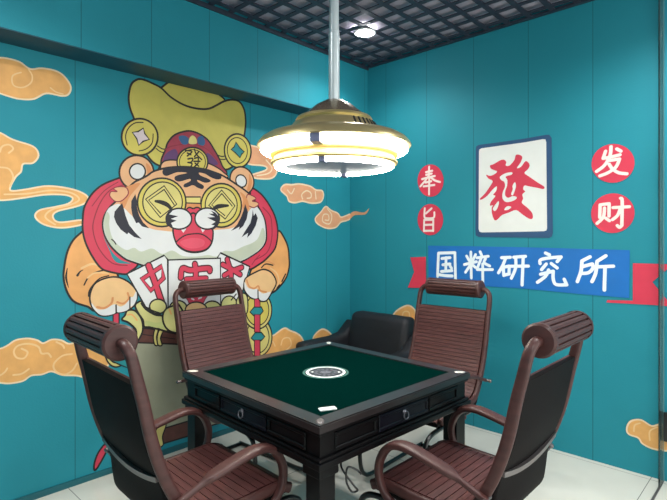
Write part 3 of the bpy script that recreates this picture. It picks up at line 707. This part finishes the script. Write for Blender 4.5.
bm = bmesh.new(); box(bm, (-S + BW - 0.001, -S + BW - 0.001, ZT - 0.025), (S - BW + 0.001, S - BW + 0.001, ZT - 0.004)); link('felt', bm, FELT, table)['label'] = 'dark green felt playing surface'
bm = bmesh.new(); lathe(bm, [(0.0005, ZT - 0.0036), (0.094, ZT - 0.0036), (0.094, ZT - 0.0032), (0.0005, ZT - 0.0032)], 48)
em = link('centre_emblem', bm, EMD, table); em['label'] = 'dark round emblem with a white ring'
bm = bmesh.new(); lathe(bm, [(0.083, ZT - 0.0034), (0.097, ZT - 0.0034), (0.097, ZT - 0.0026), (0.083, ZT - 0.0026)], 48); link('ring', bm, WHT, em)
bm = bmesh.new(); lathe(bm, [(0.102, ZT - 0.0038), (0.112, ZT - 0.0038), (0.112, ZT - 0.0033), (0.102, ZT - 0.0033)], 48); link('outer_ring', bm, mat('ring_faint', (44, 92, 84), 0.6), em)
bm = bmesh.new()
for i in range(14):
    a = 2 * PI * i / 14; q = Matrix.Rotation(a, 4, 'Z'); b2 = bmesh.new(); box(b2, (0.042, -0.006, ZT - 0.0033), (0.062, 0.006, ZT - 0.0027)); b2.transform(q)
    me = bpy.data.meshes.new('t'); b2.to_mesh(me); bm.from_mesh(me); bpy.data.meshes.remove(me); b2.free()
lathe(bm, [(0.0005, ZT - 0.0033), (0.03, ZT - 0.0033), (0.03, ZT - 0.0027), (0.0005, ZT - 0.0027)], 6)
link('motif', bm, GREYD, em)
for q in (PI / 4 , PI / 4 + PI):
    bm = bmesh.new(); u = Vector((math.cos(q), math.sin(q), 0)); v = Vector((-u.y, u.x, 0)); zc = Vector((0, 0, ZT - 0.0024))
    tri = [u * 0.074 + zc, u * 0.060 + v * 0.012 + zc, u * 0.060 - v * 0.012 + zc]
    lo = [bm.verts.new(t - Vector((0, 0, 0.0008))) for t in tri]; hi = [bm.verts.new(t) for t in tri]
    bm.faces.new(hi); bm.faces.new(lo[::-1])
    for i in range(3): bm.faces.new((lo[i], lo[(i + 1) % 3], hi[(i + 1) % 3], hi[i]))
    link('pointer', bm, WHT, em)
# apron, mouldings
SA = S - 0.018
bm = bmesh.new()
box(bm, (-SA, -SA, 0.64), (SA, SA, ZT - 0.029))
link('body', bm, TBL, table)
bm = bmesh.new()
for (e, z0, z1) in ((S - 0.004, 0.645, 0.658), (S + 0.004, 0.622, 0.646), (S - 0.006, ZT - 0.042, ZT - 0.029)):
    box(bm, (-e, -e, z0), (e, e, z1), 0.004)
link('moulding', bm, TBL, table)
def framed(b, x0, x1, z0, z1, y, d):
    w = 0.016
    box(b, (x0, y - d, z0), (x1, y, z0 + w), 0.003, seg=1); box(b, (x0, y - d, z1 - w), (x1, y, z1), 0.003, seg=1)
    box(b, (x0, y - d, z0 + w), (x0 + w, y, z1 - w), 0.003, seg=1); box(b, (x1 - w, y - d, z0 + w), (x1, y, z1 - w), 0.003, seg=1)
for a in range(4):
    q = Matrix.Rotation(a * PI / 2, 4, 'Z')
    for (x0, x1, nm) in ((-0.405, -0.175, 'side_panel'), (-0.165, 0.165, 'drawer'), (0.175, 0.405, 'side_panel')):
        b2 = bmesh.new(); framed(b2, x0, x1, 0.664, 0.732, -SA, 0.007)
        if nm == 'drawer': box(b2, (x0 + 0.016, -SA - 0.003, 0.678), (x1 - 0.016, -SA, 0.718), 0.001, seg=1)
        b2.transform(q); d = link(nm, b2, DRW if nm == 'drawer' else TBL, table)
        if nm == 'drawer':
            b3 = bmesh.new()
            torus(b3, 0.0155, 0.0028, 0, 24, 8); b3.transform(Matrix.Translation((0, -SA - 0.012, 0.694)) @ Matrix.Rotation(PI / 2 - 0.15, 4, 'X'))
            b4 = bmesh.new(); lathe(b4, [(0.0003, 0.006), (0.006, 0.005), (0.009, 0.0), (0.012, -0.002)], 16); b4.transform(Matrix.Translation((0, -SA - 0.005, 0.706)) @ Matrix.Rotation(PI / 2, 4, 'X'))
            me = bpy.data.meshes.new('t'); b4.to_mesh(me); b3.from_mesh(me); bpy.data.meshes.remove(me); b4.free()
            b3.transform(q); h = link('ring_pull', b3, mat('pewter', (120, 120, 128), 0.35, metal=0.8), d, True); h['label'] = 'small pewter ring pull'
for sx in (-1, 1):
    for sy in (-1, 1):
        bm = bmesh.new(); cx0, cy0 = sx * (S - 0.055), sy * (S - 0.055)
        box(bm, (cx0 - 0.038, cy0 - 0.038, 0), (cx0 + 0.038, cy0 + 0.038, 0.60), 0.004)
        box(bm, (cx0 - 0.047, cy0 - 0.047, 0.585), (cx0 + 0.047, cy0 + 0.047, 0.623), 0.005)
        box(bm, (cx0 - 0.044, cy0 - 0.044, 0), (cx0 + 0.044, cy0 + 0.044, 0.03), 0.004)
        link('leg', bm, TBL, table)
        bm = bmesh.new(); lathe(bm, [(0.0003, 0.0022), (0.018, 0.0022), (0.027, 0.0005), (0.027, -0.001)], 24)
        bm.transform(Matrix.Translation((sx * (S - 0.036), sy * (S - 0.036), ZT)) @ Matrix.Rotation(sx * sy * PI / 4, 4, 'Z') @ Matrix.Scale(0.55, 4, (0, 1, 0)))
        link('corner_inlay', bm, SILV if not (sx > 0 and sy < 0) else mat('worn_inlay', (92, 86, 86), 0.45, noise=0.4, nscale=60), table, True)
# slip and cable
pp = at_z(327.5, 408.5, ZT)
bm = bmesh.new(); box(bm, (-0.034, -0.015, 0), (0.034, 0.015, 0.006), 0.002)
slip = tag(link('white_marker', bm, WHT, None, True, 0.6), 'small white plastic marker lying on the felt at the near table corner', 'marker')
slip.location = (pp.x, pp.y, ZT - 0.004); slip.rotation_euler = (0, 0, math.radians(43.4 + 20))
bm = bmesh.new()
def cp(px, py, dep): return CAM + ray(px, py) * dep
b0 = at_z(341, 462, 0.60)
def rel(du, dv, dw): return b0 + RIGHT * du + FWD * dv + Vector((0, 0, dw))
tube(bm, cat([rel(0.01, 0.06, 0.022), rel(0, 0.02, -0.02), rel(0.02, 0, -0.05), rel(0.05, 0, -0.09), rel(0.062, 0.01, -0.11), rel(0.04, 0.01, -0.115), rel(0.02, 0, -0.07), rel(0.025, 0, -0.02), rel(0.06, 0.01, -0.035), rel(0.075, 0.0, -0.045)], 6), 0.004, 8)
tube(bm, cat([rel(-0.01, 0.06, 0.022), rel(-0.02, 0.01, -0.03), rel(-0.035, 0, -0.08), rel(-0.032, 0.01, -0.16), rel(-0.045, 0.02, -0.25), rel(-0.03, 0.08, -0.45), rel(0.0, 0.16, -0.594)], 6), 0.004, 8)
tag(link('power_cable', bm, BLKM, None, True), 'looped black power cable hanging below the near table corner', 'cable')

# ================================================================== CHAIRS
T0 = 0.36
def yz(pts): return [(t - T0, z) for t, z in pts]
def make_chair(label):
    root = thing('office_armchair', label, 'chair', group='mahogany armchairs around the table')
    prof = cat(yz([(0.04, 0.968), (0.060, 0.89), (0.082, 0.79), (0.115, 0.69), (0.153, 0.605), (0.203, 0.515), (0.255, 0.476), (0.31, 0.463), (0.42, 0.462), (0.55, 0.468), (0.62, 0.458), (0.655, 0.43)]), 10)
    acc = [0]
    for a, b in zip(prof, prof[1:]): acc.append(acc[-1] + (b - a).length)
    def pos(s):
        s = min(max(s, 0), acc[-1] - 1e-6)
        for i in range(len(acc) - 1):
            if acc[i + 1] >= s:
                f = (s - acc[i]) / max(acc[i + 1] - acc[i], 1e-9); p = prof[i].lerp(prof[i + 1], f)
                t = (prof[i + 1] - prof[i]).normalized(); return p, Vector((-t.y, t.x))
    # split where the back turns into the seat
    cut = next(acc[i] for i in range(len(prof)) if prof[i].y < 0.49)
    def strips(name, s0, s1, n, gap, th):
        bm = bmesh.new(); st = (s1 - s0) / n
        for i in range(n):
            a0, a1 = s0 + i * st + gap / 2, s0 + (i + 1) * st - gap / 2
            rows = []
            for s in (a0, (a0 + a1) / 2, a1):
                p, nn = pos(s)
                bow = 0.0
                rows.append((p - nn * 0.0, p + nn * th))
            w = 0.240
            ring = []
            for lo, hi in rows: ring.append([bm.verts.new((-w, lo.x, lo.y)), bm.verts.new((w, lo.x, lo.y)), bm.verts.new((w, hi.x, hi.y)), bm.verts.new((-w, hi.x, hi.y))])
            for A_, B_ in zip(ring, ring[1:]):
                for k in range(4): bm.faces.new((A_[k], A_[(k + 1) % 4], B_[(k + 1) % 4], B_[k]))
            bm.faces.new(ring[0][::-1]); bm.faces.new(ring[-1])
        bmesh.ops.recalc_face_normals(bm, faces=bm.faces[:])
        return link(name, bm, SLAT, root)
    strips('backrest', 0, cut, 22, 0.0024, 0.009)
    strips('seat', cut, acc[-1], 13, 0.0035, 0.009)
    # dark upholstered shell behind
    front = [(p.x, p.y) for p in prof[::4]]
    back = yz([(0.64, 0.405), (0.55, 0.40), (0.40, 0.392), (0.30, 0.382), (0.22, 0.386), (0.17, 0.41), (0.142, 0.45), (0.132, 0.50), (0.123, 0.57), (0.103, 0.64), (0.064, 0.75), (0.038, 0.87), (0.018, 0.968)])
    bm = bmesh.new(); prism_x(bm, front + [tuple(v) for v in cat([Vector(b) for b in back], 4)], -0.240, 0.240, 0.014)
    link('shell', bm, SHELL, root, True, 0.7)['label'] = 'black upholstered back and underside'
    bm = bmesh.new()
    for i in range(12):
        pass
    path = [Vector((x, 0.103 - T0 - 0.006, 0.645 - 0.03 * (1 - (x / 0.236) ** 2))) for x in [(-0.236 + 0.472 * i / 20) for i in range(21)]]
    prev = None
    for p in path:
        cur = [bm.verts.new(p + Vector((0, -0.004, 0.009))), bm.verts.new(p + Vector((0, 0.01, 0.009))), bm.verts.new(p + Vector((0, 0.012, -0.009))), bm.verts.new(p + Vector((0, -0.002, -0.009)))]
        if prev:
            for k in range(4): bm.faces.new((prev[k], prev[(k + 1) % 4], cur[(k + 1) % 4], cur[k]))
        else: bm.faces.new(cur[::-1])
        prev = cur
    bm.faces.new(prev); bmesh.ops.recalc_face_normals(bm, faces=bm.faces[:])
    link('back_strip', bm, STRIP, root)['label'] = 'grey metal strip across the back'
    # head roll
    bm = bmesh.new(); n = 15; prof2 = []
    for i in range(n):
        for f, r in ((0.0, 0.047), (0.06, 0.055), (0.42, 0.0565), (0.78, 0.055), (0.84, 0.047)):
            a = 2 * PI * (i + f) / n; prof2.append((r * math.cos(a), 1.097 + r * math.sin(a)))
    prism_x(bm, [(y - T0 + 0.0, z) for y, z in prof2], -0.180, 0.180)
    link('headrest', bm, WOOD, root)
    for s in (-1, 1):
        bm = bmesh.new(); lathe(bm, [(0.0004, 0.012), (0.050, 0.012), (0.0575, 0.006), (0.0575, -0.01), (0.0004, -0.01)], 32)
        bm.transform(Matrix.Translation((s * 0.184, -T0, 1.097)) @ Matrix.Rotation(s * PI / 2, 4, 'Y')); link('headrest_cap', bm, WOOD, root, True, 0.5)
        bm = bmesh.new()
        low = [(0.64, 0.435), (0.58, 0.456), (0.45, 0.453), (0.33, 0.452), (0.245, 0.466), (0.19, 0.512), (0.14, 0.60), (0.102, 0.69), (0.072, 0.79), (0.046, 0.91), (0.026, 0.99)]
        pts = cat([(s * 0.254, t - T0, z) for t, z in low] + [(s * 0.253, 0.016 - T0, 1.035), (s * 0.246, 0.008 - T0, 1.069), (s * 0.223, 0.001 - T0, 1.093), (s * 0.19, -T0, 1.097)], 6)
        m_ = len(pts); rb = [0.0205 - 0.0045 * max(0.0, (i - m_ * 0.62) / (m_ * 0.38)) for i in range(m_)]
        ra = [0.0135 + 0.002 * max(0.0, (i - m_ * 0.62) / (m_ * 0.38)) for i in range(m_)]
        oval_tube(bm, pts, ra, rb); link('side_rail', bm, WOOD, root, True)
        ctl = yz([(0.135, 0.56), (0.18, 0.575), (0.24, 0.597), (0.28, 0.611), (0.37, 0.632), (0.45, 0.645), (0.51, 0.638), (0.552, 0.61), (0.58, 0.565), (0.59, 0.515), (0.577, 0.46), (0.54, 0.42), (0.48, 0.405), (0.41, 0.41)])
        wid = [0.012, 0.012, 0.012, 0.027, 0.031, 0.030, 0.028, 0.024, 0.020, 0.017, 0.016, 0.015, 0.014, 0.013]
        thk = [0.010, 0.010, 0.010, 0.013, 0.014, 0.015, 0.015, 0.015, 0.015, 0.015, 0.014, 0.013, 0.013, 0.012]
        q = cat([Vector((a[0], a[1], w_, t_)) for a, w_, t_ in zip(ctl, wid, thk)], 6)
        bm = bmesh.new(); sweep_yz(bm, s * 0.278, [Vector((v[0], v[1])) for v in q], [v[2] for v in q], [v[3] for v in q], 16); link('armrest', bm, WOOD, root, True)
        bm = bmesh.new(); lathe(bm, [(0.0003, 0.052), (0.006, 0.051), (0.010, 0.047), (0.010, 0.036), (0.007, 0.032), (0.007, -0.02), (0.0003, -0.02)], 16)
        bm.transform(Matrix.Translation((s * 0.268, 0.14 - T0, 0.562)) @ Matrix.Rotation(s * PI / 2, 4, 'Y')); link('bolt', bm, mat('bolt_steel', (120, 112, 112), 0.35, metal=0.8), root, True, 0.6)['label'] = 'silver armrest bolt'
        bm = bmesh.new()
        tube(bm, cat([(s * 0.215, 0.20 - T0, 0.378), (s * 0.215, 0.40 - T0, 0.375), (s * 0.215, 0.62 - T0, 0.372), (s * 0.215, 0.70 - T0, 0.355), (s * 0.215, 0.735 - T0, 0.31), (s * 0.215, 0.745 - T0, 0.2), (s * 0.215, 0.735 - T0, 0.09), (s * 0.215, 0.70 - T0, 0.035), (s * 0.215, 0.63 - T0, 0.014), (s * 0.215, 0.40 - T0, 0.013), (s * 0.215, 0.06 - T0, 0.013)], 6), 0.0125, 10)
        link('leg', bm, BLKM, root, True)['label'] = 'bent black tube runner'
    for ty, tz in ((0.075, 0.013), (0.55, 0.375), (0.25, 0.377)):
        bm = bmesh.new(); tube(bm, [(-0.215, ty - T0, tz), (0.215, ty - T0, tz)], 0.012, 10); link('crossbar', bm, BLKM, root, True)
    return root
def chair_at(hx, hy, ang):
    """root position from the head roll centre and the facing angle"""
    d = Vector((-math.sin(ang), math.cos(ang))); return (hx + d.x * T0, hy + d.y * T0, 0)
R_ = math.radians
a = R_(90); c1 = make_chair('slatted mahogany armchair at the near right of the table, turned to the left wall'); c1.location = chair_at(2.43, -1.635, a); c1.rotation_euler = (0, 0, a)
a = R_(-2); dup(c1, chair_at(1.288, -2.768, a), a, 'slatted mahogany armchair at the near left of the table, black back to us')
a = R_(-90 + 2); dup(c1, chair_at(0.178, -1.63, a), a, 'slatted mahogany armchair beyond the table, in front of the tiger painting')
a = R_(180 + 2); dup(c1, chair_at(1.365, -0.495, a), a, 'slatted mahogany armchair beyond the table, under the blue banner')

# ================================================================== BLACK ARMCHAIR IN THE CORNER
arm = thing('lounge_chair', 'low black upholstered lounge chair in the room corner behind the table', 'chair', (0.43, -0.40, 0))
def soft(name, lo, hi, bev, fn=None):
    bm = bmesh.new(); box(bm, [lo[i] - (0.40, -0.40, 0)[i] for i in range(3)], [hi[i] - (0.40, -0.40, 0)[i] for i in range(3)], bev, seg=4)
    bmesh.ops.subdivide_edges(bm, edges=[e for e in bm.edges if e.calc_length() > 0.15], cuts=4, use_grid_fill=True)
    if fn:
        for v in bm.verts: fn(v)
    return link(name, bm, LEATH, arm, True)
def fb(v):      # backrest leans and its top sags
    v.co.y -= 0.10 * (0.78 - v.co.z) / 0.5
soft('backrest', (0.145, -0.20, 0.30), (0.745, -0.04, 0.782), 0.05, fb)
def fa(v):
    if v.co.z > 0.4: v.co.z += 0.11 * min(1, max(0, (v.co.y - 0.06) / 0.2)) ** 2
soft('armrest', (0.03, -0.76, 0.0), (0.16, -0.10, 0.585), 0.04, fa)
soft('armrest', (0.71, -0.72, 0.0), (0.84, -0.10, 0.54), 0.05, fa)
soft('seat', (0.16, -0.74, 0.06), (0.71, -0.18, 0.40), 0.04)

# ================================================================== LAMP
lp = CAM + RIGHT * 0.003 + FWD * 2.39
lamp = thing('pendant_lamp', 'round gold tiered pendant lamp with glowing white rings over the table', 'lamp', (lp.x, lp.y, 0))
bm = bmesh.new(); lathe(bm, [(0.0265, 2.07), (0.0265, 2.42), (0.0235, 2.425), (0.0235, ZC + 0.035)], 32)
link('pole', bm, POLE, lamp, True, 0.5)['label'] = 'satin steel telescopic pole'
bm = bmesh.new(); lathe(bm, [(0.02, 2.092), (0.05, 2.090), (0.09, 2.068), (0.13, 2.035), (0.158, 2.012), (0.165, 2.004)], 64); link('dome', bm, mat('lamp_dome', (168, 150, 128), 0.25, metal=0.85), lamp, True)
bm = bmesh.new(); lathe(bm, [(0.160, 2.008), (0.180, 2.006), (0.187, 1.994), (0.180, 1.985), (0.198, 1.977), (0.216, 1.948), (0.226, 1.934), (0.226, 1.926), (0.2, 1.92)], 64); link('housing', bm, GOLD, lamp, True, 0.6)
bm = bmesh.new()
for i in range(8):
    az = math.radians(43.4 - 90 + 26 + i * 7.2)
    b2 = bmesh.new(); box(b2, (-0.0045, -0.006, -0.019), (0.0045, 0.004, 0.019), 0.0015, seg=1)
    b2.transform(Matrix.Translation((math.cos(az) * 0.2075, math.sin(az) * 0.2075, 1.9605)) @ Matrix.Rotation(az - PI / 2, 4, 'Z') @ Matrix.Rotation(math.radians(33), 4, 'X'))
    me = bpy.data.meshes.new('t'); b2.to_mesh(me); bm.from_mesh(me); bpy.data.meshes.remove(me); b2.free()
link('vent_slots', bm, VENT, lamp)['label'] = 'row of dark vent slots'
bm = bmesh.new(); lathe(bm, [(0.19, 1.922), (0.225, 1.936), (0.27, 1.931), (0.32, 1.917), (0.348, 1.900), (0.364, 1.882), (0.370, 1.869), (0.364, 1.864), (0.31, 1.868), (0.19, 1.88)], 72); link('brim', bm, GOLD, lamp, True, 0.8)
bm = bmesh.new(); torus(bm, 0.327, 0.027, 1.848, 80, 14, rz=0.0165); link('light_ring', bm, LED, lamp, True)['label'] = 'wide outer white light ring'
bm = bmesh.new(); lathe(bm, [(0.19, 1.872), (0.292, 1.860), (0.302, 1.850), (0.309, 1.838), (0.310, 1.826), (0.306, 1.819), (0.286, 1.818)], 72); link('collar', bm, GOLD2, lamp, True, 0.7)
bm = bmesh.new(); lathe(bm, [(0.288, 1.819), (0.292, 1.808), (0.288, 1.795)], 72); link('warm_band', bm, LEDW, lamp, True)['label'] = 'warm glowing band between the rings'
bm = bmesh.new(); lathe(bm, [(0.20, 1.796), (0.296, 1.797), (0.304, 1.793), (0.305, 1.785), (0.300, 1.780), (0.285, 1.778)], 72); link('collar', bm, GOLD2, lamp, True, 0.7)
bm = bmesh.new(); torus(bm, 0.266, 0.022, 1.772, 80, 14, rz=0.0125); link('light_ring', bm, LED, lamp, True)['label'] = 'smaller lower white light ring'
bm = bmesh.new(); lathe(bm, [(0.0005, 1.769), (0.240, 1.770), (0.248, 1.778), (0.0005, 1.783)], 64); link('underside', bm, UNDER, lamp, True, 0.6)
def radial_box(name, az_deg, r0, r1, w, z0, z1):
    az = math.radians(az_deg); b2 = bmesh.new(); box(b2, (r0, -w / 2, z0), (r1, w / 2, z1), 0.003)
    b2.transform(Matrix.Rotation(az, 4, 'Z')); return link(name, b2, CLIP, lamp)
AZC = math.degrees(math.atan2(-FWD.y, -FWD.x))      # towards the photographer
radial_box('tube_clip', AZC - 13, 0.300, 0.362, 0.045, 1.828, 1.878)
radial_box('tube_clip', AZC - 11, 0.240, 0.292, 0.03, 1.756, 1.783)
radial_box('tube_clip', AZC + 180 - 12, 0.240, 0.294, 0.03, 1.755, 1.783)

# ================================================================== DOWNLIGHTS
def downlight(x, y, label, W):
    d = thing('downlight', label, 'lamp', (x, y, ZC - 0.004), 0, 'round ceiling downlights')
    bm = bmesh.new(); lathe(bm, [(0.050, 0.0), (0.078, -0.004), (0.082, 0.0), (0.082, 0.012), (0.05, 0.012)], 40); link('rim', bm, mat('rim_white', (225, 225, 225), 0.4), d, True, 0.6)
    bm = bmesh.new(); lathe(bm, [(0.0004, -0.022), (0.03, -0.018), (0.048, -0.006), (0.052, 0.004), (0.0004, 0.01)], 32); link('lens', bm, mat('downlight_lens', (255, 255, 255), 0.4, emit=60.0, noise=0), d)['label'] = 'glowing white lens'
    l = bpy.data.lights.new('downlight_beam', 'SPOT'); l.energy = W; l.spot_size = math.radians(150); l.spot_blend = 0.8; l.shadow_soft_size = 0.05; l.color = (1.0, 0.98, 0.95)
    o = bpy.data.objects.new('downlight_beam', l); C.objects.link(o); o.location = (x, y, ZC - 0.03)
q = at_z(365, 33, ZC - 0.004)
downlight(q.x, q.y, 'bright round downlight in the dark lattice above the room corner', 40)
downlight(2.6, -0.8, 'round downlight in the lattice near the right end of the banner wall', 75)
downlight(1.1, -3.0, 'round downlight in the lattice at the left end of the tiger wall', 70)
downlight(3.3, -3.0, 'round downlight in the lattice by the entrance', 60)

# ================================================================== GLASS SIDELIGHT AT THE ENTRANCE
g0, _ = on_right(663.5, 480)
gl = thing('glass_sidelight', 'narrow clear glass side panel with slim steel upright against the right wall', 'glass panel', (g0.x, 0, 0))
bm = bmesh.new(); box(bm, (-0.003, -0.016, 0), (0.004, -0.0, ZC - 0.001), 0.002); link('upright', bm, mat('grey_steel', (120, 150, 150), 0.4, metal=0.2), gl)
bm = bmesh.new(); box(bm, (-0.004, -0.12, 0.004), (0.004, -0.016, ZC - 0.001)); link('pane', bm, M_GLASS, gl)
bm = bmesh.new(); box(bm, (-0.006, -0.35, 0), (0.006, -0.016, 0.004)); link('floor_channel', bm, STRIP, gl)
bm = bmesh.new(); box(bm, (0.005, -0.03, 0.24), (0.035, -0.008, 0.41), 0.004); link('hinge', bm, BLKM, gl)

# ================================================================== CAMERA, WORLD, COLOUR
cam = bpy.data.cameras.new('camera'); cam.sensor_width = 36; cam.lens = F / 667 * 36; cam.shift_y = -(250 - HY) / 667; cam.clip_start = 0.05
co = bpy.data.objects.new('camera', cam); C.objects.link(co)
co.location = CAM; co.rotation_euler = (PI / 2, 0, math.atan2(sy_, cy_)); sc.camera = co
w = bpy.data.worlds.new('world'); sc.world = w; w.use_nodes = True
w.node_tree.nodes['Background'].inputs[0].default_value = (0.95, 0.97, 0.93, 1); w.node_tree.nodes['Background'].inputs[1].default_value = 1.6
sc.view_settings.view_transform = 'Standard'; sc.view_settings.look = 'None'; sc.view_settings.gamma = 1; sc.view_settings.exposure = 0.65; sc.view_settings.use_curve_mapping = False
sc.cycles.max_bounces = 8; sc.cycles.diffuse_bounces = 5
sc.cycles.sample_clamp_indirect = 6
